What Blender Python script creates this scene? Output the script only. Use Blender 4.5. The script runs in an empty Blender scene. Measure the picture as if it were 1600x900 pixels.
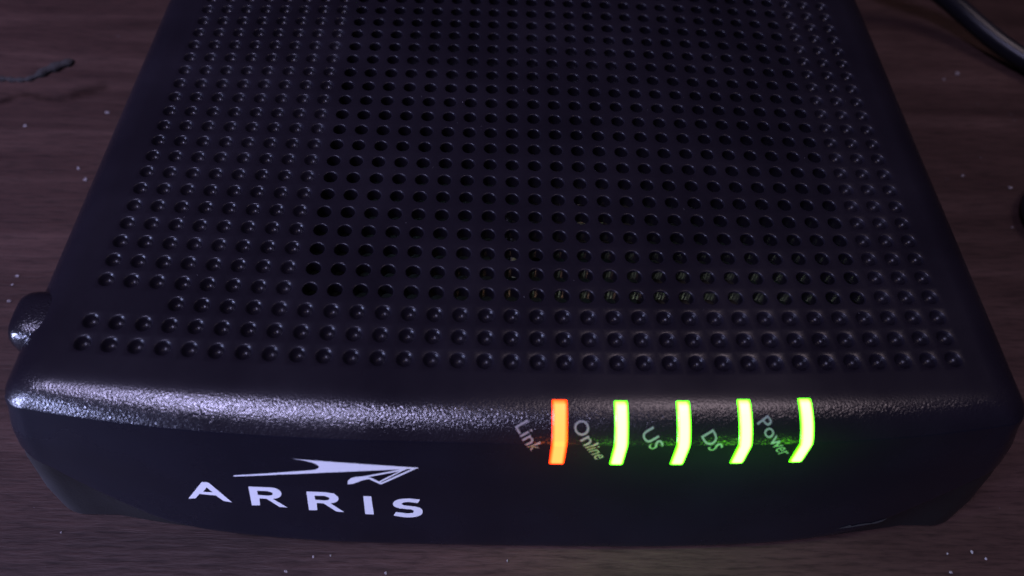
import bpy, bmesh, math, random
from math import sin, cos, pi, radians, sqrt
from mathutils import Vector, Matrix
from mathutils.geometry import delaunay_2d_cdt, tessellate_polygon
random.seed(7)
S = bpy.context.scene
COL = S.collection
MM = 0.001
H = 38.0          # height of the modem's top above the table, mm (model z=0 is the top plane)

# ---------------------------------------------------------------- camera
cd = bpy.data.cameras.new('camera'); cam = bpy.data.objects.new('camera', cd); COL.objects.link(cam)
S.camera = cam
e, a, r = 0.9786, 0.048, 0.0616
f = Vector((sin(a)*cos(e), cos(a)*cos(e), -sin(e))); r0 = Vector((cos(a), -sin(a), 0)); u0 = r0.cross(f)
rr = cos(r)*r0 + sin(r)*u0; uu = cos(r)*u0 - sin(r)*r0
m = Matrix((rr, uu, -f)).transposed().to_4x4()
m.translation = Vector((-4.897, -49.80, 92.937+H))*MM
cam.matrix_world = m
cd.sensor_width = 36; cd.lens = 1150.78/1600*36
cd.clip_start = 0.002; cd.clip_end = 20
cd.dof.use_dof = True; cd.dof.focus_distance = 0.122; cd.dof.aperture_fstop = 15

# ---------------------------------------------------------------- light
W = bpy.data.worlds.new('World'); S.world = W; W.use_nodes = True
W.node_tree.nodes['Background'].inputs[0].default_value = (0.66, 0.5, 0.8, 1)
W.node_tree.nodes['Background'].inputs[1].default_value = 0.006
def area(name, loc, target, sx, sy, power, col, spread=180):
    d = bpy.data.lights.new(name, 'AREA'); d.shape = 'RECTANGLE'; d.size = sx; d.size_y = sy
    d.energy = power; d.color = col; d.spread = radians(spread)
    o = bpy.data.objects.new(name, d); COL.objects.link(o); o.location = loc
    o.rotation_euler = (Vector(target)-Vector(loc)).to_track_quat('-Z', 'Y').to_euler()
    return o
area('ceiling_light', (-0.43, -0.12, 0.90), (-0.11, 0.10, 0.0), 0.50, 0.16, 0.78, (0.62, 0.58, 1.0), 33)
area('back_right_fill', (0.36, 0.34, 0.88), (0.15, 0.27, 0.0), 0.6, 0.5, 0.24, (1.0, 0.78, 0.88), 26)  # added fill that lifts the table at the back right
area('front_left_fill', (-0.52, -0.27, 0.13), (-0.078, 0.0, 0.018), 0.20, 0.10, 0.18, (0.50, 0.55, 1.0), 26)  # added low fill that brightens the logo and the panel's left
S.view_settings.view_transform = 'Standard'; S.view_settings.look = 'None'
S.view_settings.exposure = 0; S.view_settings.gamma = 1; S.view_settings.use_curve_mapping = False

# ---------------------------------------------------------------- materials
def mat(name, col, rough=0.5, spec=0.5, emit=None, es=0):
    M = bpy.data.materials.new(name); M.use_nodes = True
    b = M.node_tree.nodes['Principled BSDF']
    b.inputs['Base Color'].default_value = (*col, 1); b.inputs['Roughness'].default_value = rough
    b.inputs['Specular IOR Level'].default_value = spec
    if emit: b.inputs['Emission Color'].default_value = (*emit, 1); b.inputs['Emission Strength'].default_value = es
    return M
def nd(M, t, **kw):
    n = M.node_tree.nodes.new(t)
    for k, v in kw.items(): setattr(n, k, v)
    return n
def ramp(M, stops):
    n = nd(M, 'ShaderNodeValToRGB'); cr = n.color_ramp
    while len(cr.elements) < len(stops): cr.elements.new(0.5)
    for el, (p, c) in zip(cr.elements, stops): el.position = p; el.color = (*c, 1)
    return n
def grained(name, col, rough, bump, scale, col2=None, pebble=False):
    M = mat(name, col, rough); L = M.node_tree.links.new
    b = M.node_tree.nodes['Principled BSDF']; tc = nd(M, 'ShaderNodeTexCoord')
    n1 = nd(M, 'ShaderNodeTexNoise'); n1.inputs['Scale'].default_value = scale; n1.inputs['Detail'].default_value = 2
    L(tc.outputs['Object'], n1.inputs['Vector'])
    n2 = nd(M, 'ShaderNodeTexNoise'); n2.inputs['Scale'].default_value = 60; n2.inputs['Detail'].default_value = 5
    L(tc.outputs['Object'], n2.inputs['Vector'])
    rp = ramp(M, [(0.35, (rough*0.85,)*3), (0.7, (min(1, rough*1.2),)*3)]); L(n2.outputs['Fac'], rp.inputs[0]); L(rp.outputs[0], b.inputs['Roughness'])
    rc = ramp(M, [(0.3, col), (0.75, col2 or tuple(c*1.5 for c in col))]); L(n2.outputs['Fac'], rc.inputs[0]); L(rc.outputs[0], b.inputs['Base Color'])
    bp = nd(M, 'ShaderNodeBump'); bp.inputs['Strength'].default_value = 1; bp.inputs['Distance'].default_value = bump
    hs_ = n1.outputs['Fac']
    if pebble:                                      # spark-eroded mould texture: small round pebbles over a soft noise
        vo = nd(M, 'ShaderNodeTexVoronoi', feature='SMOOTH_F1'); vo.inputs['Scale'].default_value = scale; vo.inputs['Smoothness'].default_value = 0.6
        L(tc.outputs['Object'], vo.inputs['Vector'])
        ad = nd(M, 'ShaderNodeMath', operation='SUBTRACT'); L(n1.outputs['Fac'], ad.inputs[0]); L(vo.outputs['Distance'], ad.inputs[1]); hs_ = ad.outputs[0]
        sx = nd(M, 'ShaderNodeSeparateXYZ'); L(tc.outputs['Object'], sx.inputs[0])        # the flat top is polished, the rounded edges are textured
        mr = nd(M, 'ShaderNodeMapRange'); mr.inputs[1].default_value = 0.03799; mr.inputs[2].default_value = 0.0377; mr.inputs[3].default_value = 0.08; mr.inputs[4].default_value = 1
        L(sx.outputs['Z'], mr.inputs[0]); L(mr.outputs[0], bp.inputs['Strength'])
    L(hs_, bp.inputs['Height']); L(bp.outputs['Normal'], b.inputs['Normal'])
    return M
M_shell = grained('textured_black_plastic', (0.0054, 0.0043, 0.0068), 0.22, 0.000042, 3600, pebble=True)
M_shell.node_tree.nodes['Principled BSDF'].inputs['Specular IOR Level'].default_value = 0.5
M_panel = grained('satin_black_plastic', (0.0038, 0.0039, 0.0080), 0.27, 0.000006, 3500)
M_top = grained('smooth_black_plastic', (0.0050, 0.0041, 0.0066), 0.32, 0.000004, 2500)
M_top.node_tree.nodes['Principled BSDF'].inputs['Specular IOR Level'].default_value = 0.15
M_panel.node_tree.nodes['Principled BSDF'].inputs['Specular IOR Level'].default_value = 0.3
M_base = grained('matt_black_plastic', (0.004, 0.0034, 0.004), 0.45, 0.00004, 2600)
M_print = mat('silver_grey_print', (0.66, 0.66, 0.70), 0.55)
M_print2 = mat('grey_print', (0.14, 0.14, 0.155), 0.6)
M_faint = mat('faint_mark_grey', (0.020, 0.017, 0.018), 0.8)
M_board = mat('solder_mask_green', (0.008, 0.02, 0.012), 0.5)
M_tin = mat('tin_plate', (0.22, 0.22, 0.24), 0.45); M_tin.node_tree.nodes['Principled BSDF'].inputs['Metallic'].default_value = 0.8
M_white = mat('white_nylon', (0.6, 0.6, 0.58), 0.5)
M_chip = mat('chip_epoxy', (0.01, 0.01, 0.01), 0.5)
M_rubber = mat('rubber_foot', (0.01, 0.01, 0.01), 0.8)

def bar_mat(name, hot, rim, hs, rs):
    """light pipe: overexposed pale middle and saturated walls are painted into the emission colour"""
    M = bpy.data.materials.new(name); M.use_nodes = True; L = M.node_tree.links.new
    b = M.node_tree.nodes['Principled BSDF']; b.inputs['Base Color'].default_value = (*[c*0.3 for c in rim], 1); b.inputs['Roughness'].default_value = 0.3
    at = nd(M, 'ShaderNodeAttribute', attribute_name='core')
    mx = nd(M, 'ShaderNodeMix', data_type='RGBA'); L(at.outputs['Fac'], mx.inputs['Factor'])
    mx.inputs[6].default_value = (*[c*rs for c in rim], 1); mx.inputs[7].default_value = (*[c*hs for c in hot], 1)
    L(mx.outputs[2], b.inputs['Emission Color']); b.inputs['Emission Strength'].default_value = 1
    return M
M_amber = bar_mat('amber_light_pipe', (1.0, 0.24, 0.05), (1.0, 0.03, 0.0), 2.9, 5)
M_green = bar_mat('green_light_pipe', (0.80, 1.0, 0.32), (0.085, 1.0, 0.0), 2.6, 5)
M_led_a = mat('amber_diode', (0.8, 0.5, 0.3), 0.4, emit=(1.0, 0.62, 0.42), es=14)
M_led_g = mat('green_diode', (0.5, 0.8, 0.3), 0.4, emit=(0.9, 1.0, 0.8), es=14)

# ---------------------------------------------------------------- helpers
def V(p): return (p[0]*MM, p[1]*MM, (p[2]+H)*MM)           # model mm (z=0 the modem's top) -> metres above the table
def mesh_obj(name, verts, faces, material, parent=None, smooth=True, conv=True):
    me = bpy.data.meshes.new(name); me.from_pydata([V(v) for v in verts] if conv else verts, [], faces)
    me.materials.append(material); me.update()
    if smooth: me.polygons.foreach_set('use_smooth', [True]*len(me.polygons))
    o = bpy.data.objects.new(name, me); COL.objects.link(o)
    if parent: o.parent = parent
    return o
def fix_normals(o, angle=None):
    bm = bmesh.new(); bm.from_mesh(o.data); bmesh.ops.recalc_face_normals(bm, faces=bm.faces); bm.to_mesh(o.data); bm.free()
    if angle: o.data.set_sharp_from_angle(angle=radians(angle))
def tag(o, label, cat=None, group=None, kind=None):
    o['label'] = label
    if cat: o['category'] = cat
    if group: o['group'] = group
    if kind: o['kind'] = kind
    return o
def box(name, c, s, material, parent, bev=0.2):
    bm = bmesh.new(); bmesh.ops.create_cube(bm, size=1)
    bmesh.ops.scale(bm, vec=[k*MM for k in s], verts=bm.verts)
    if bev: bmesh.ops.bevel(bm, geom=bm.edges[:], offset=bev*MM, segments=2, affect='EDGES')
    bmesh.ops.translate(bm, vec=V(c), verts=bm.verts)
    me = bpy.data.meshes.new(name); bm.to_mesh(me); bm.free(); me.materials.append(material)
    o = bpy.data.objects.new(name, me); COL.objects.link(o); o.parent = parent; return o
def catmull(pts, n):
    out = []; P = [pts[0]] + list(pts) + [pts[-1]]
    for i in range(1, len(P)-2):
        p0, p1, p2, p3 = (Vector(q) for q in P[i-1:i+3])
        for k in range(n):
            t = k/n; out.append(0.5*((2*p1)+(p2-p0)*t+(2*p0-5*p1+4*p2-p3)*t*t+(3*p1-p0-3*p2+p3)*t**3))
    out.append(Vector(pts[-1])); return out
def tube(name, path, radii, material, parent=None, sides=14):
    vs, fs = [], []; up = Vector((0, 0, 1))
    for i, p in enumerate(path):
        t = (path[min(i+1, len(path)-1)]-path[max(i-1, 0)]).normalized()
        n1 = t.cross(up); n1 = n1.normalized() if n1.length > 1e-5 else Vector((1, 0, 0)); n2 = n1.cross(t)
        for k in range(sides):
            q = 2*pi*k/sides; vs.append(tuple(p + radii[i]*(cos(q)*n1+sin(q)*n2)))
    for i in range(len(path)-1):
        for k in range(sides):
            k2 = (k+1) % sides; fs.append((i*sides+k, i*sides+k2, (i+1)*sides+k2, (i+1)*sides+k))
    fs.append(tuple(range(sides-1, -1, -1))); fs.append(tuple(range((len(path)-1)*sides, len(path)*sides)))
    return mesh_obj(name, vs, fs, material, parent, conv=False)

# ---------------------------------------------------------------- the table
def wood():
    M = mat('dark_stained_wood', (0.05, 0.03, 0.03), 0.45, 0.12); L = M.node_tree.links.new
    b = M.node_tree.nodes['Principled BSDF']; tc = nd(M, 'ShaderNodeTexCoord')
    mp = nd(M, 'ShaderNodeMapping'); mp.inputs['Scale'].default_value = (1, 14, 1); mp.inputs['Rotation'].default_value = (0, 0, 0.03)
    L(tc.outputs['Object'], mp.inputs[0])
    wv = nd(M, 'ShaderNodeTexNoise'); wv.inputs['Scale'].default_value = 9; wv.inputs['Detail'].default_value = 8; wv.inputs['Roughness'].default_value = 0.62; wv.inputs['Distortion'].default_value = 0.5
    L(mp.outputs[0], wv.inputs['Vector'])
    mp2 = nd(M, 'ShaderNodeMapping'); mp2.inputs['Scale'].default_value = (1, 9, 1); L(tc.outputs['Object'], mp2.inputs[0])
    fine = nd(M, 'ShaderNodeTexNoise'); fine.inputs['Scale'].default_value = 150; fine.inputs['Detail'].default_value = 6; fine.inputs['Roughness'].default_value = 0.7
    L(mp2.outputs[0], fine.inputs['Vector'])
    big = nd(M, 'ShaderNodeTexNoise'); big.inputs['Scale'].default_value = 14; big.inputs['Detail'].default_value = 3; L(tc.outputs['Object'], big.inputs['Vector'])
    r1 = ramp(M, [(0.28, (0.019, 0.0100, 0.0092)), (0.5, (0.034, 0.0190, 0.0168)), (0.72, (0.054, 0.032, 0.028))]); L(wv.outputs['Fac'], r1.inputs[0])
    r2 = ramp(M, [(0.36, (0.35, 0.33, 0.33)), (0.52, (1, 1, 1)), (0.75, (1.25, 1.22, 1.2))]); L(fine.outputs['Fac'], r2.inputs[0])
    mu = nd(M, 'ShaderNodeMix', data_type='RGBA', blend_type='MULTIPLY'); mu.inputs['Factor'].default_value = 0.7
    L(r1.outputs[0], mu.inputs[6]); L(r2.outputs[0], mu.inputs[7])
    r3 = ramp(M, [(0.32, (0.62, 0.58, 0.58)), (0.68, (1.25, 1.2, 1.2))]); L(big.outputs['Fac'], r3.inputs[0])
    mu2 = nd(M, 'ShaderNodeMix', data_type='RGBA', blend_type='MULTIPLY'); mu2.inputs['Factor'].default_value = 1
    L(mu.outputs[2], mu2.inputs[6]); L(r3.outputs[0], mu2.inputs[7]); L(mu2.outputs[2], b.inputs['Base Color'])
    rr_ = ramp(M, [(0.35, (0.62,)*3), (0.65, (0.40,)*3)]); L(fine.outputs['Fac'], rr_.inputs[0]); L(rr_.outputs[0], b.inputs['Roughness'])
    bp = nd(M, 'ShaderNodeBump'); bp.inputs['Distance'].default_value = 0.00014; bp.inputs['Strength'].default_value = 0.8
    L(fine.outputs['Fac'], bp.inputs['Height']); L(bp.outputs['Normal'], b.inputs['Normal'])
    return M
M_wood = wood()
bm = bmesh.new(); bmesh.ops.create_cube(bm, size=1); bmesh.ops.scale(bm, vec=(1.3, 0.9, 0.028), verts=bm.verts)
bmesh.ops.bevel(bm, geom=bm.edges[:], offset=0.003, segments=3, affect='EDGES')
bmesh.ops.translate(bm, vec=(0, 0.17, -0.014), verts=bm.verts)
me = bpy.data.meshes.new('table_top'); bm.to_mesh(me); bm.free(); me.materials.append(M_wood)
table = bpy.data.objects.new('table_top', me); COL.objects.link(table); table['kind'] = 'structure'
table['label'] = 'dark reddish brown wooden table top with fine horizontal grain'

# ---------------------------------------------------------------- the modem: outer form
PIT = 3.8; NC, NR = 34, 36
YB = 146.0
TAN = 0.151; ZC = -2.4
def ys(x): return -3.5 + 1.5*(x/70)**2            # where the shoulder starts
def yc(x): return -11.2 + 4.2*abs(x/70)**3            # crease between shoulder and front panel
def shoulder(x, s):                               # s 0..1 over the shoulder -> (y, z)
    return ys(x)+(yc(x)-0.09-ys(x))*s, ZC*s*s*s
def side_w(z):
    d = -z
    if d < 5: return 67.0+6.5*sqrt(max(0, 1-(1-d/5)**2))
    pts = [(5, 73.5), (12, 76.8), (22, 80.0), (30, 81.4), (37.6, 81.2)]
    for (d0, w0), (d1, w1) in zip(pts, pts[1:]):
        if d <= d1: return w0+(w1-w0)*(d-d0)/(d1-d0)
    return pts[-1][1]
N1, N2, N3, N4, N5 = 56, 9, 16, 5, 12
def outline(w, fy, rc, rb=6):
    """closed plan outline, left end of the front first"""
    p = []
    xl = w-rc; cy = fy(xl)+rc
    for i in range(N1): t = -1+2*i/(N1-1); p.append((xl*t, fy(xl*t)))
    for i in range(1, N2+1): q = -pi/2+pi/2*i/N2; p.append((xl+rc*cos(q), cy+rc*sin(q)))
    yb = YB-rb
    for i in range(1, N3+1): p.append((w, cy+(yb-cy)*i/N3))
    for i in range(1, N4+1): q = pi/2*i/N4; p.append((w-rb+rb*cos(q), yb+rb*sin(q)))
    for i in range(1, N5): p.append(((w-rb)*(1-2*i/N5), YB))
    for i in range(N4): q = pi/2+pi/2*i/N4; p.append((-(w-rb)+rb*cos(q), yb+rb*sin(q)))
    for i in range(N3): p.append((-w, yb+(cy-yb)*i/N3))
    for i in range(N2): q = pi+pi/2*i/N2; p.append((-xl+rc*cos(q), cy+rc*sin(q)))
    return p
def ring_shoulder(s):
    z = shoulder(0, s)[1]
    return [(x, y, z) for x, y in outline(side_w(z), lambda x: shoulder(x, s)[0], 2.4+1.6*s)]
def front_y(x, z): return yc(x)+TAN*(z+1.8)
def ring_body(z, off=0.0):
    d = max(0, -z-5)/32.6
    def fy(x):
        t = min(1, max(0, (76-abs(x))/8)); return front_y(x, z)-off*t*t*(3-2*t)
    return [(x, y, z) for x, y in outline(side_w(z)-0.02, fy, 4+3*min(1, d*1.6))]
def loft(rings, close=True):
    n = len(rings[0]); vs = [p for r_ in rings for p in r_]; fs = []
    for i in range(len(rings)-1):
        for k in range(n if close else n-1):
            k2 = (k+1) % n; fs.append((i*n+k, (i+1)*n+k, (i+1)*n+k2, i*n+k2))
    return vs, fs

modem = bpy.data.objects.new('cable_modem', None); COL.objects.link(modem)
tag(modem, 'black plastic cable modem with perforated top and five lit indicator bars', 'modem')

# -- top cover: flat perforated top, shoulder and edge fillet in one moulding
def warp(u_i, v_j):                                # grid position -> plan mm; rows bow slightly with the front
    u = (u_i-16.5)/16.5; v = v_j/20
    return u*16.5*PIT, v_j*PIT+(1.749-3.379*min(v, 1.2))*u*u
vs, fs = [], []
def addv(p): vs.append(p); return len(vs)-1
NS = 16
RH, RD = 1.13, 1.36
def sq(k):                                          # k-th of 16 points on the unit cell's border
    q = 2*pi*k/NS; c_, s_ = cos(q), sin(q); m_ = max(abs(c_), abs(s_)); return 0.5*c_/m_, 0.5*s_/m_
SQ = [sq(k) for k in range(NS)]; CI = [(cos(2*pi*k/NS), sin(2*pi*k/NS)) for k in range(NS)]
PIT_F = set()
def cell(i, j):
    through = 8 <= i <= 30 and j >= 3
    plain = j == 2 and i <= 2
    border = [addv((*warp(i+a_, j+b_), 0)) for a_, b_ in SQ]
    if plain: fs.append(tuple(border)); return
    cx, cy = warp(i, j); cx += random.uniform(-.03, .03); cy += random.uniform(-.03, .03)
    if through: prof = [(RH+.22, 0), (RH+.1, -.02), (RH+.03, -.08), (RH, -.2), (RH-.04, -2.2)]
    else:       prof = [(RD, 0), (RD*.93, -.03), (RD*.83, -.16), (RD*.68, -.50), (RD*.46, -.84), (RD*.22, -1.0)]
    prev = border
    f_start = len(fs)
    for rad, z in prof:
        cur = [addv((cx+rad*c_, cy+rad*s_, z)) for c_, s_ in CI]
        for k in range(NS): k2 = (k+1) % NS; fs.append((prev[k], prev[k2], cur[k2], cur[k]))
        prev = cur
    PIT_F.update(range(f_start+NS, len(fs)))
    if not through:
        c = addv((cx, cy, -1.04))
        for k in range(NS): PIT_F.add(len(fs)); fs.append((prev[k], prev[(k+1) % NS], c))
for j in range(NR):
    for i in range(NC): cell(i, j)
# flat border between the grid and the rounded edges
gb = []
for i in range(NC*2): gb.append(warp(-.5+i*.5, -.5))
for j in range(NR*2): gb.append(warp(NC-.5, -.5+j*.5))
for i in range(NC*2): gb.append(warp(NC-.5-i*.5, NR-.5))
for j in range(NR*2): gb.append(warp(-.5, NR-.5-j*.5))
ro = [(x, y) for x, y, z in ring_shoulder(0)]
pts2 = [Vector(p) for p in ro+gb]; n_o, n_g = len(ro), len(gb)
ed = [(k, (k+1) % n_o) for k in range(n_o)]+[(n_o+k, n_o+(k+1) % n_g) for k in range(n_g)]
cv, _, cf, ov, _, _ = delaunay_2d_cdt(pts2, ed, [], 0, 1e-6)
gpoly = [Vector(p) for p in gb]
def inside(p, poly):
    c = False; n = len(poly)
    for k in range(n):
        a_, b_ = poly[k], poly[k-1]
        if (a_.y > p.y) != (b_.y > p.y) and p.x < (b_.x-a_.x)*(p.y-a_.y)/(b_.y-a_.y)+a_.x: c = not c
    return c
opoly = [Vector(p) for p in ro]
base_i = len(vs)
for v in cv: vs.append((v.x, v.y, 0))
for fc in cf:
    ctr = sum((cv[k] for k in fc), Vector((0, 0)))/len(fc)
    if inside(ctr, opoly) and not inside(ctr, gpoly): fs.append(tuple(base_i+k for k in fc))
n_top = len(fs)
rings = [ring_shoulder(k/14) for k in range(15)]
lv, lf = loft(rings); b0 = len(vs); vs += lv; fs += [tuple(b0+k for k in q) for q in lf]
top = mesh_obj('top_cover', vs, fs, M_shell, modem)
top.data.materials.append(M_top); top.data.polygons.foreach_set('material_index', [1 if k in PIT_F else 0 for k in range(len(fs))])
bm = bmesh.new(); bm.from_mesh(top.data); bmesh.ops.remove_doubles(bm, verts=bm.verts, dist=2e-6)
for fc in bm.faces:
    pass
bmesh.ops.recalc_face_normals(bm, faces=bm.faces); bm.to_mesh(top.data); bm.free()
top['label'] = 'perforated black top cover with glossy pebbled front shoulder'

# -- base: the body below the crease
zs = [-2.4, -2.7, -3.0, -3.6, -5.0, -8, -12, -17, -22, -27, -31, -34, -36, -37, -37.4]
rings = [ring_body(z, -1.2) for z in zs]
rings.append([(x*0.985, y*0.985+0.3, -37.6) for x, y, z in rings[-1]])
lv, lf = loft(rings); n = len(rings[0]); lf.append(tuple(range((len(rings)-1)*n, len(rings)*n)))
base = mesh_obj('base_shell', lv, lf, M_base, modem); fix_normals(base, 40)
for x, y in ((-58, 4), (58, 4), (-58, 132), (58, 132)):
    bm = bmesh.new(); bmesh.ops.create_cone(bm, cap_ends=True, segments=20, radius1=4.5*MM, radius2=4.8*MM, depth=0.9*MM)
    bmesh.ops.translate(bm, vec=V((x, y, -37.55)), verts=bm.verts)
    me = bpy.data.meshes.new('foot'); bm.to_mesh(me); bm.free(); me.materials.append(M_rubber)
    o = bpy.data.objects.new('foot', me); COL.objects.link(o); o.parent = modem

# -- front panel: a slightly proud satin skin whose lower edge sweeps up to the corners
POFF = 0.02
def zb(x):
    ax = abs(x); pts = [(0, -36.0), (33, -36.0), (40, -36.0), (47, -35.7), (53, -35.2), (58.4, -33.9), (62, -31.4), (65.5, -28.2), (69, -25), (72, -21.8), (76, -17)]
    for (x0, z0), (x1, z1) in zip(pts, pts[1:]):
        if ax <= x1:
            t = (ax-x0)/(x1-x0); return z0+(z1-z0)*t
    return pts[-1][1]
def panel_off(x): t = min(1, max(0, (77.5-abs(x))/7)); return POFF*t*t*(3-2*t)
def panel_pt(k, z, off):
    """k index along front+corners, outline at height z pushed out by off"""
    o_ = outline(side_w(z)+0, lambda x: front_y(x, z), 4+3*min(1, max(0, -z-5)/32.6*1.6))
    nn = len(o_); idx = k % nn; x, y = o_[idx]; xa, ya = o_[idx-1]; xb, yb_ = o_[(idx+1) % nn]
    t = Vector((xb-xa, yb_-ya)).normalized(); nx, ny = t.y, -t.x
    return x+nx*off, y+ny*off
OUT = {}
def panel_row(tau, extra=0.0):
    row = []
    for k in range(-6, N1+6):
        z = -2.43
        for _ in range(3):
            x, y = panel_pt(k, z, 0); z = -2.43+(zb(x)+2.43)*tau
        po = panel_off(x)
        off = (extra if extra < 0 else po)
        if tau == 0: off = min(off, 0.0)
        x, y = panel_pt(k, z, off); row.append((x, y, z))
    return row
rows = [panel_row(0.0), panel_row(0.004), panel_row(0.014)]
rows[0] = [(x, y+0.02, z) for x, y, z in rows[0]]
rows.insert(0, [(x*0.999, y+0.5, z+0.12) for x, y, z in rows[0]])
for t in (0.06, 0.12, 0.2, 0.3, 0.4, 0.5, 0.6, 0.7, 0.8, 0.88, 0.94, 0.975): rows.append(panel_row(t))
last = panel_row(0.985); rows.append([(x, y+0.05, z) for x, y, z in last])
rows.append([(x*0.995, y+1.3, z+0.35) for x, y, z in panel_row(0.995)])
lv, lf = loft(rows, close=False)
panel = mesh_obj('front_panel', lv, lf, M_panel, modem); fix_normals(panel, 50)
panel['label'] = 'satin black front panel with swept up lower edge and white logo'

# -- surface of shoulder + panel as (x, s): s is mm of travel from the start of the shoulder
def surf(x, s, off=0.0):
    pts = [shoulder(x, k/12) for k in range(13)]
    pts += [(front_y(x, -2.9)-POFF, -2.9)]
    pts += [(front_y(x, -20)-POFF, -20), (front_y(x, -37)-POFF, -37)]
    acc = 0
    for (y0, z0), (y1, z1) in zip(pts, pts[1:]):
        d = sqrt((y1-y0)**2+(z1-z0)**2)
        if s <= acc+d or (y1, z1) == pts[-1]:
            t = (s-acc)/d; ny, nz = (z1-z0)/d, -(y1-y0)/d
            return Vector((x, y0+(y1-y0)*t+ny*off, z0+(z1-z0)*t+nz*off))
        acc += d

# -- printed logo on the panel, in panel (x, z) millimetres
LOGO = {
'letter_a': [[(-51.99,-23.48),(-48.38,-17.7),(-47.95,-17.3),(-47.28,-17.16),(-46.99,-17.43),(-45.0,-23.25),(-46.29,-22.98),(-47.05,-21.35),(-49.64,-21.39),(-50.72,-23.07)],[(-48.8,-20.53),(-47.81,-18.89),(-47.27,-20.38)]] ,
'letter_r': [[(-41.06,-17.41),(-37.82,-17.21),(-36.83,-17.45),(-36.36,-18.32),(-36.52,-19.55),(-37.2,-20.54),(-38.08,-20.97),(-36.33,-23.6),(-37.59,-23.55),(-39.04,-21.1),(-40.19,-21.09),(-40.61,-23.47),(-41.96,-23.7)],[(-39.99,-18.57),(-38.35,-18.47),(-37.71,-18.93),(-37.83,-19.52),(-38.53,-19.95),(-40.2,-19.97)]] ,
'letter_r ': [[(-32.36,-17.84),(-29.62,-17.77),(-28.24,-18.07),(-27.77,-19.03),(-27.88,-20.18),(-28.48,-21.03),(-29.24,-21.33),(-27.48,-24.21),(-28.7,-24.09),(-30.33,-21.5),(-31.36,-21.43),(-31.71,-23.93),(-33.03,-24.08)],[(-31.34,-19.05),(-29.81,-19.0),(-29.15,-19.5),(-29.24,-20.07),(-29.91,-20.48),(-31.43,-20.41)]] ,
'letter_i': [[(-23.84,-18.5),(-22.64,-18.53),(-22.86,-24.63),(-24.22,-24.6)]] ,
'letter_s': [[(-15.26,-19.15),(-16.71,-18.89),(-18.04,-19.07),(-18.97,-19.63),(-19.5,-20.58),(-19.4,-21.62),(-18.55,-22.27),(-16.83,-22.52),(-16.4,-23.02),(-16.66,-23.69),(-17.6,-23.93),(-19.3,-23.55),(-19.76,-24.83),(-18.24,-25.29),(-16.6,-25.2),(-15.46,-24.41),(-15.07,-23.27),(-15.22,-22.15),(-16.04,-21.53),(-17.93,-21.18),(-18.24,-20.73),(-17.92,-20.26),(-17.0,-20.03),(-15.65,-20.31)]] ,
'arrow_emblem': [[(-32.74,-8.14),(-23.83,-8.71),(-14.96,-9.37),(-14.98,-9.64),(-21.08,-10.5),(-28.17,-11.63),(-35.42,-13.0),(-42.63,-14.59),(-42.48,-14.2),(-33.18,-11.82),(-30.59,-11.2),(-29.65,-10.76),(-29.23,-10.14),(-29.42,-9.5),(-30.19,-8.84),(-31.57,-8.37)]] ,
'wing_emblem': [[(-25.74,-14.95),(-25.59,-14.0),(-24.99,-13.06),(-24.18,-12.58),(-23.15,-12.37),(-17.34,-9.95),(-16.59,-9.82),(-16.99,-10.23),(-22.42,-12.52),(-22.1,-13.02),(-23.42,-13.61),(-24.96,-14.79)]] ,
'fold_line': [[(-22.55,-12.58),(-22.06,-12.7),(-20.74,-14.01),(-20.69,-14.6),(-20.99,-14.5),(-22.36,-13.13)]] ,
'fold_line ': [[(-20.87,-14.6),(-20.89,-14.28),(-15.71,-9.61),(-15.22,-9.65),(-20.67,-14.6)]] ,
'fold_line  ': [[(-21.05,-13.83),(-17.35,-10.19),(-16.98,-10.13),(-20.79,-14.01)]] ,
}
def smooth_loop(lp, n=4):
    """round the outline gently where neighbouring edges turn little (letter bowls)"""
    out = []; N = len(lp)
    for k in range(N):
        p0, p1, p2, p3 = (Vector(lp[(k+d) % N]) for d in (-1, 0, 1, 2))
        out.append(p1)
        a1 = (p1-p0).angle(p2-p1) if (p1-p0).length and (p2-p1).length else 9
        a2 = (p2-p1).angle(p3-p2) if (p3-p2).length else 9
        if a1 < 0.9 and a2 < 0.9 and (p2-p1).length > 0.3 and (a1 > 0.12 or a2 > 0.12) and (p2-p1).length < 3.2:
            out.append((p1+p2)*0.5625-(p0+p3)*0.0625)
    return out
def decal(name, loops, mapper, material, parent, step=2.0):
    bm = bmesh.new()
    L3 = [[Vector((p[0], p[1], 0)) for p in lp] for lp in loops]
    flat = [p for lp in L3 for p in lp]; bv = [bm.verts.new(p) for p in flat]
    for t in tessellate_polygon(L3):
        try: bm.faces.new([bv[k] for k in t])
        except ValueError: pass
    xs = [p.x for p in flat]; zs_ = [p.y for p in flat]
    k = math.ceil(min(xs)/step)*step
    while k < max(xs):
        bmesh.ops.bisect_plane(bm, geom=bm.verts[:]+bm.edges[:]+bm.faces[:], plane_co=(k, 0, 0), plane_no=(1, 0, 0)); k += step
    k = math.ceil(min(zs_)/step)*step
    while k < max(zs_):
        bmesh.ops.bisect_plane(bm, geom=bm.verts[:]+bm.edges[:]+bm.faces[:], plane_co=(0, k, 0), plane_no=(0, 1, 0)); k += step
    for v in bm.verts: v.co = Vector(V(mapper(v.co.x, v.co.y)))
    me = bpy.data.meshes.new(name); bm.to_mesh(me); bm.free(); me.materials.append(material)
    o = bpy.data.objects.new(name, me); COL.objects.link(o); o.parent = parent; return o
def on_panel(x, z): return (x, front_y(x, z)-POFF-0.07, z)
for nm, loops in LOGO.items():
    decal(nm.strip(), [smooth_loop(lp) for lp in loops], on_panel, M_print, panel)

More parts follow.
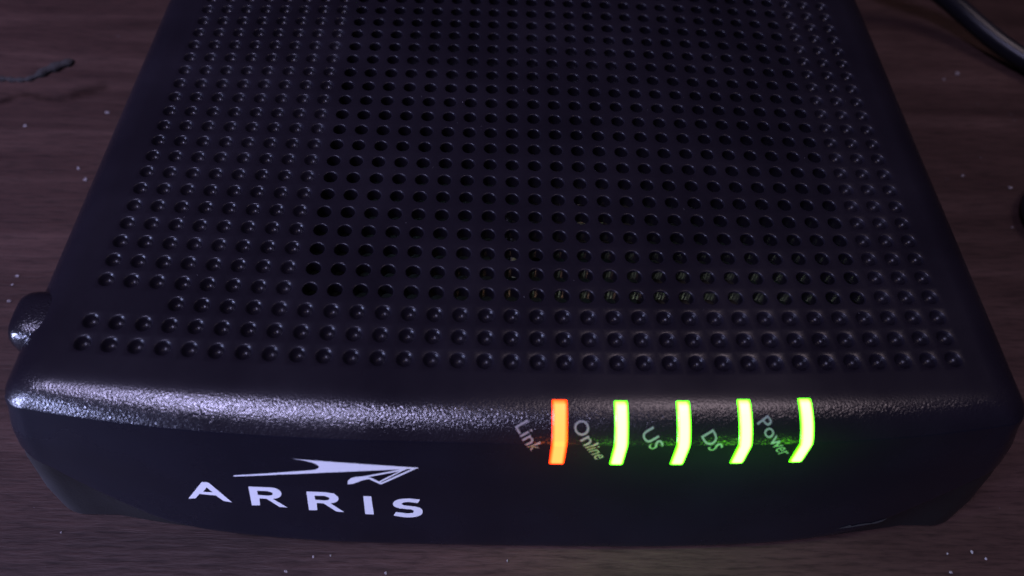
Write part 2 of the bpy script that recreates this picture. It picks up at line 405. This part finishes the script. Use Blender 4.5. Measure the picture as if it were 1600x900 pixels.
# -- indicator words, printed aslant over shoulder and panel
def word(text, x0, s0, ang, size):
    cu = bpy.data.curves.new('t', 'FONT'); cu.body = text; cu.size = size; cu.resolution_u = 3; cu.offset = 0.005
    ob = bpy.data.objects.new('t', cu); COL.objects.link(ob)
    dg = bpy.context.evaluated_depsgraph_get(); me = bpy.data.meshes.new_from_object(ob.evaluated_get(dg))
    bpy.data.objects.remove(ob)
    bm = bmesh.new(); bm.from_mesh(me)
    ca, sa = cos(ang), sin(ang)
    for v in bm.verts: x, y = v.co.x, v.co.y; v.co = Vector((x0+x*ca+y*sa, s0+x*sa-y*ca, 0))     # s runs downwards
    lo = min(v.co.y for v in bm.verts); hi = max(v.co.y for v in bm.verts); k = lo+.35
    while k < hi:
        bmesh.ops.bisect_plane(bm, geom=bm.verts[:]+bm.edges[:]+bm.faces[:], plane_co=(0, k, 0), plane_no=(0, 1, 0)); k += .35
    for v in bm.verts: v.co = Vector(V(surf(v.co.x, v.co.y, -0.0)+Vector((0, -0.13, 0.05))))
    me.clear_geometry(); bm.to_mesh(me); bm.free(); me.name = 'indicator_word'
    me.materials.clear(); me.materials.append(M_print2)
    o = bpy.data.objects.new('indicator_word', me); COL.objects.link(o); o.parent = modem
    o['label'] = 'small grey slanted word %s printed beside an indicator' % text
    return o
WORDS = [('Link', -1.5, 5.8, 60, 2.9), ('Online', 6.3, 5.5, 60, 2.9), ('US', 15.8, 6.6, 59, 2.9), ('DS', 24.1, 6.9, 59, 2.9), ('Power', 31.9, 5.1, 55, 2.9)]
for t_, x_, s_, g_, z_ in WORDS: word(t_, x_, s_, radians(g_), z_)

# -- the five light pipes
def light_bar(x0, s0, s1, hw, material, label):
    ss = [s0+(s1-s0)*k/16 for k in range(17)]
    cross = [(-hw, -.04, 0), (-hw, .08, 0.0), (-hw+.08, .15, .05), (-hw+.22, .19, .35), (-hw+.45, .20, 1), (hw-.45, .20, 1), (hw-.22, .19, .35), (hw-.08, .15, .05), (hw, .08, 0.0), (hw, -.04, 0)]
    vs_, fs_, core = [], [], []
    for i, s in enumerate(ss):
        for dx, off, c in cross:
            oo = off if 0 < i < 16 else off-.12
            vs_.append(tuple(surf(x0+dx, s, oo))); core.append(c if 0 < i < 16 else 0)
    nC = len(cross)
    for i in range(16):
        for k in range(nC-1): fs_.append((i*nC+k, i*nC+k+1, (i+1)*nC+k+1, (i+1)*nC+k))
    fs_.append(tuple(range(nC-1, -1, -1))); fs_.append(tuple(range(16*nC, 17*nC)))
    o = mesh_obj('light_bar', vs_, fs_, material, modem, smooth=False); fix_normals(o)
    at = o.data.attributes.new('core', 'FLOAT', 'POINT'); at.data.foreach_set('value', core)
    o['label'] = label
    # the light the pipe throws on the plastic around it
    d = bpy.data.lights.new('indicator_glow', 'POINT'); d.energy = 0.0045; d.shadow_soft_size = 2.5*MM; d.specular_factor = 0.0
    d.color = (1.0, 0.16, 0.01) if material is M_amber else (0.16, 1.0, 0.02)
    g = bpy.data.objects.new('indicator_glow', d); COL.objects.link(g); g.location = V(surf(x0, (s0+s1)/2+1.0, 7.0)); g.parent = o
BARS = [(4.75, M_amber, 2.3, 13.75, 'glowing orange indicator bar beside the word Link'), (13.25, M_green, 2.35, 13.75, 'glowing green indicator bar beside the word Online'),
        (21.9, M_green, 2.3, 13.65, 'glowing green indicator bar beside the word US'), (30.5, M_green, 2.05, 13.35, 'glowing green indicator bar beside the word DS'),
        (39.15, M_green, 1.9, 13.3, 'glowing green indicator bar beside the word Power')]
for x_, m_, s0_, s1_, l_ in BARS: light_bar(x_, s0_, s1_, 1.06 if m_ is M_amber else 0.94, m_, l_)

# -- rounded lug on the left edge, merging into the top
prof = [(-75.5, 0.0), (-75.45, 2.0), (-75.3, 3.1), (-74.8, 3.95), (-73.9, 4.35), (-72.5, 4.5), (-70, 4.55), (-67, 4.5), (-65.5, 4.0), (-64.4, 3.0)]
vs_, fs_ = [], []; ns = 36
for x, rad in prof:
    for k in range(ns): q = 2*pi*k/ns; vs_.append((x, 7.2+1.04*max(rad, .01)*math.copysign(abs(cos(q))**.6, cos(q)), -4.95+max(rad, .01)*math.copysign(abs(sin(q))**.6, sin(q))))
for i in range(len(prof)-1):
    for k in range(ns): k2 = (k+1) % ns; fs_.append((i*ns+k, i*ns+k2, (i+1)*ns+k2, (i+1)*ns+k))
fs_.append(tuple(range(ns)))
lug = mesh_obj('side_lug', vs_, fs_, M_shell, modem); fix_normals(lug)
lug['label'] = 'rounded lug bulging from the left edge'

# -- faint greyish mark, paler than the plastic, low on the right of the front panel
decal('faint_mark', [[(54.4, -31.7), (55.6, -31.3), (56.4, -30.7), (57.0, -31.3), (58.0, -30.9), (59.2, -30.8), (60.3, -31.0), (61.2, -30.5), (62.7, -29.9), (62.2, -31.0), (61.2, -31.5), (60.4, -31.4), (58.4, -31.6), (56.9, -31.8), (55.6, -31.8)]], on_panel, M_faint, panel)

# -- what the holes let you glimpse inside
board = box('circuit_board', (0, 66, -16), (132, 128, 1.6), M_board, modem, 0)
for (x, y, z, sx, sy, sz, m_) in [(-2, 68, -7.5, 40, 14, 11, M_tin), (10, 40, -11, 22, 22, 4, M_chip), (-17, 10.5, -8, 8, 1.6, 12, M_white),
                                  (40, 60, -10, 12, 12, 9, M_chip), (-1, 27, -9, 1.6, 6, 10, M_white), (12, 33, -9, 5, 1.5, 10, M_white), (28, 16, -10, 16, 8, 6, M_chip)]:
    box('board_component', (x, y, z), (sx, sy, sz), m_, modem, 0.3)
for x_, m_, _, _, _ in BARS:
    box('diode', (x_, 3.2, -13.6), (1.6, 1.6, 1.4), M_led_a if m_ is M_amber else M_led_g, modem, 0.2)

# ---------------------------------------------------------------- things lying on the table
def TP(x, y, z): return Vector((x*MM, y*MM, z*MM))
M_cable = grained('black_cable_sheath', (0.006, 0.006, 0.009), 0.36, 0.00001, 3000)
M_cable.node_tree.nodes['Principled BSDF'].inputs['Specular IOR Level'].default_value = 0.3
path = catmull([TP(58, 152, 22), TP(78, 158, 24), TP(100, 140, 18), TP(119, 133, 10), TP(134, 119, 4.6), TP(150, 100, 3.3), TP(152, 82, 3.3), TP(136, 71, 3.3), TP(123.5, 66, 3.3), TP(121, 55, 3.3), TP(135, 38, 3.3), TP(170, 30, 3.3), TP(230, 40, 3.3)], 14)
cable = tube('power_cable', path, [2.6*MM]*len(path), M_cable, sides=18)
tag(cable, 'thick glossy black cable curving across the table beside the modem', 'cable')

M_wire = grained('dark_twine', (0.005, 0.003, 0.003), 0.95, 0.0003, 1500)
wp = catmull([TP(-175, 96, 1.0), TP(-150, 84, 3), TP(-134, 87.5, 5), TP(-126.5, 92, 6), TP(-121.5, 91.0, 7), TP(-117, 90.5, 8.0), TP(-112.5, 93, 9), TP(-107.5, 95.5, 9.5)], 8)
n = len(wp); rad = []
for i in range(n):
    t = i/(n-1); w_ = 0.75+0.25*sin(i*1.3)+0.75*max(0, min(1, (t-.72)/.1)); rad.append(w_*0.72*MM*(1 if t < .95 else max(.25, 1-(t-.95)*14)))
wire = tube('twisted_wire', wp, rad, M_wire, sides=10)
tag(wire, 'frayed end of a thin dark twisted wire lifting off the table', 'wire')

M_crumb = mat('pale_crumb', (0.20, 0.18, 0.19), 0.8)
CR = [(-101.3, 87.8, .75, 'pale crumb on the table highest up beside the modem left edge'),
      (-102.2, 69.1, .75, 'upper of two pale crumbs together on the table left of the modem'),
      (-99.4, 65.6, .85, 'lower of two pale crumbs together on the table left of the modem'),
      (-104.9, 38.4, .6, 'upper flat pale crumb on the table above the side lug'),
      (-105.1, 36.3, .45, 'tiny faint crumb on the table just above the side lug crumb'),
      (-104.2, 32.1, .7, 'bright crumb on the table touching the view of the side lug'),
      (121.3, 112.1, .9, 'larger of two crumbs on the table below the black cable'),
      (116.9, 109.6, .7, 'smaller of two crumbs on the table below the black cable'),
      (120.4, 70.6, .7, 'bright crumb on the table against the returning cable loop'),
      (109.9, 74.2, .6, 'faint crumb on the table right of the modem middle'),
      (116.2, 58.3, .5, 'tiny crumb on the table under the returning cable loop'),
      (-77.9, -14.4, .42, 'pale crumb on the table below the modem left front corner'),
      (-38.6, -20.4, .5, 'bright crumb on the table at the bottom edge under the letter R'),
      (-34.4, -17.9, .42, 'left one of two crumbs on the table under the logo'),
      (-31.5, -17.7, .35, 'right one of two crumbs on the table under the logo'),
      (-21.8, -20.5, .5, 'bright crumb on the table at the bottom edge under the letter S'),
      (-1.3, -18.3, .42, 'upright sliver on the table in front of the panel middle'),
      (80.6, -15.8, .5, 'pale crumb on the table right of the modem front corner'),
      (76.1, -16.1, .45, 'faint crumb on the table nearest the right front corner'),
      (75.6, -19.3, .6, 'pale flake on the table at the bottom right edge'),
      (82.7, -16.9, .5, 'rightmost pale crumb on the table by the front corner'),
      (-119.3, 82.6, .6, 'faint crumb on the table under the twisted wire end')]
for k, (x, y, sz, lb) in enumerate(CR):
    rg = random.Random(k); bm = bmesh.new(); bmesh.ops.create_icosphere(bm, subdivisions=2, radius=sz*0.54*MM)
    for v in bm.verts: v.co *= rg.uniform(.45, 1.3)
    fl = 1.6 if 'sliver' in lb else .6
    bmesh.ops.scale(bm, vec=(rg.uniform(.7, 1.25), rg.uniform(.7, 1.1), fl), verts=bm.verts)
    lo = min(v.co.z for v in bm.verts); bmesh.ops.translate(bm, vec=(0, 0, -lo-0.00005), verts=bm.verts)
    me = bpy.data.meshes.new('crumb'); bm.to_mesh(me); bm.free(); me.materials.append(M_crumb)
    o = bpy.data.objects.new('crumb', me); COL.objects.link(o); o.location = (x*MM, y*MM, 0); tag(o, lb, 'crumb', 'pale crumbs on the table')

# fine dust settled on the table and on the modem's top: nobody could count it
rg = random.Random(3); vs_, fs_ = [], []
def speck(x, y, z, sz):
    b0 = len(vs_); q = rg.uniform(0, pi); l = rg.uniform(.7, 2.2)
    for a_, b_, c_ in ((-l, 0, 0), (l, .2, 0), (.1, .7, 0), (0, .2, .6)):
        vs_.append(((x+sz*(a_*cos(q)-b_*sin(q)))*MM, (y+sz*(a_*sin(q)+b_*cos(q)))*MM, (z+sz*c_+.01)*MM))
    fs_.extend([(b0, b0+1, b0+3), (b0+1, b0+2, b0+3), (b0+2, b0, b0+3), (b0, b0+2, b0+1)])
for k in range(420):
    x, y = rg.uniform(-145, 160), rg.uniform(-24, 150)
    if abs(x) < 84 and y > -19: continue
    speck(x, y, 0, rg.uniform(.05, .14))
for k in range(150):
    x = 62*(1-2*rg.random()**1.0); y = rg.uniform(-1, 120); i_ = (x/PIT+16.5); j_ = y/PIT
    if abs(i_-round(i_)) < .38 and abs(j_-round(j_)) < .38: continue
    speck(x, y, H, rg.uniform(.03, .09))
M_dust = mat('grey_dust', (0.16, 0.145, 0.155), 0.9)
dust = mesh_obj('dust', vs_, fs_, M_dust, smooth=False, conv=False)
tag(dust, 'fine grey dust specks on the table and modem top', 'dust', kind='stuff')
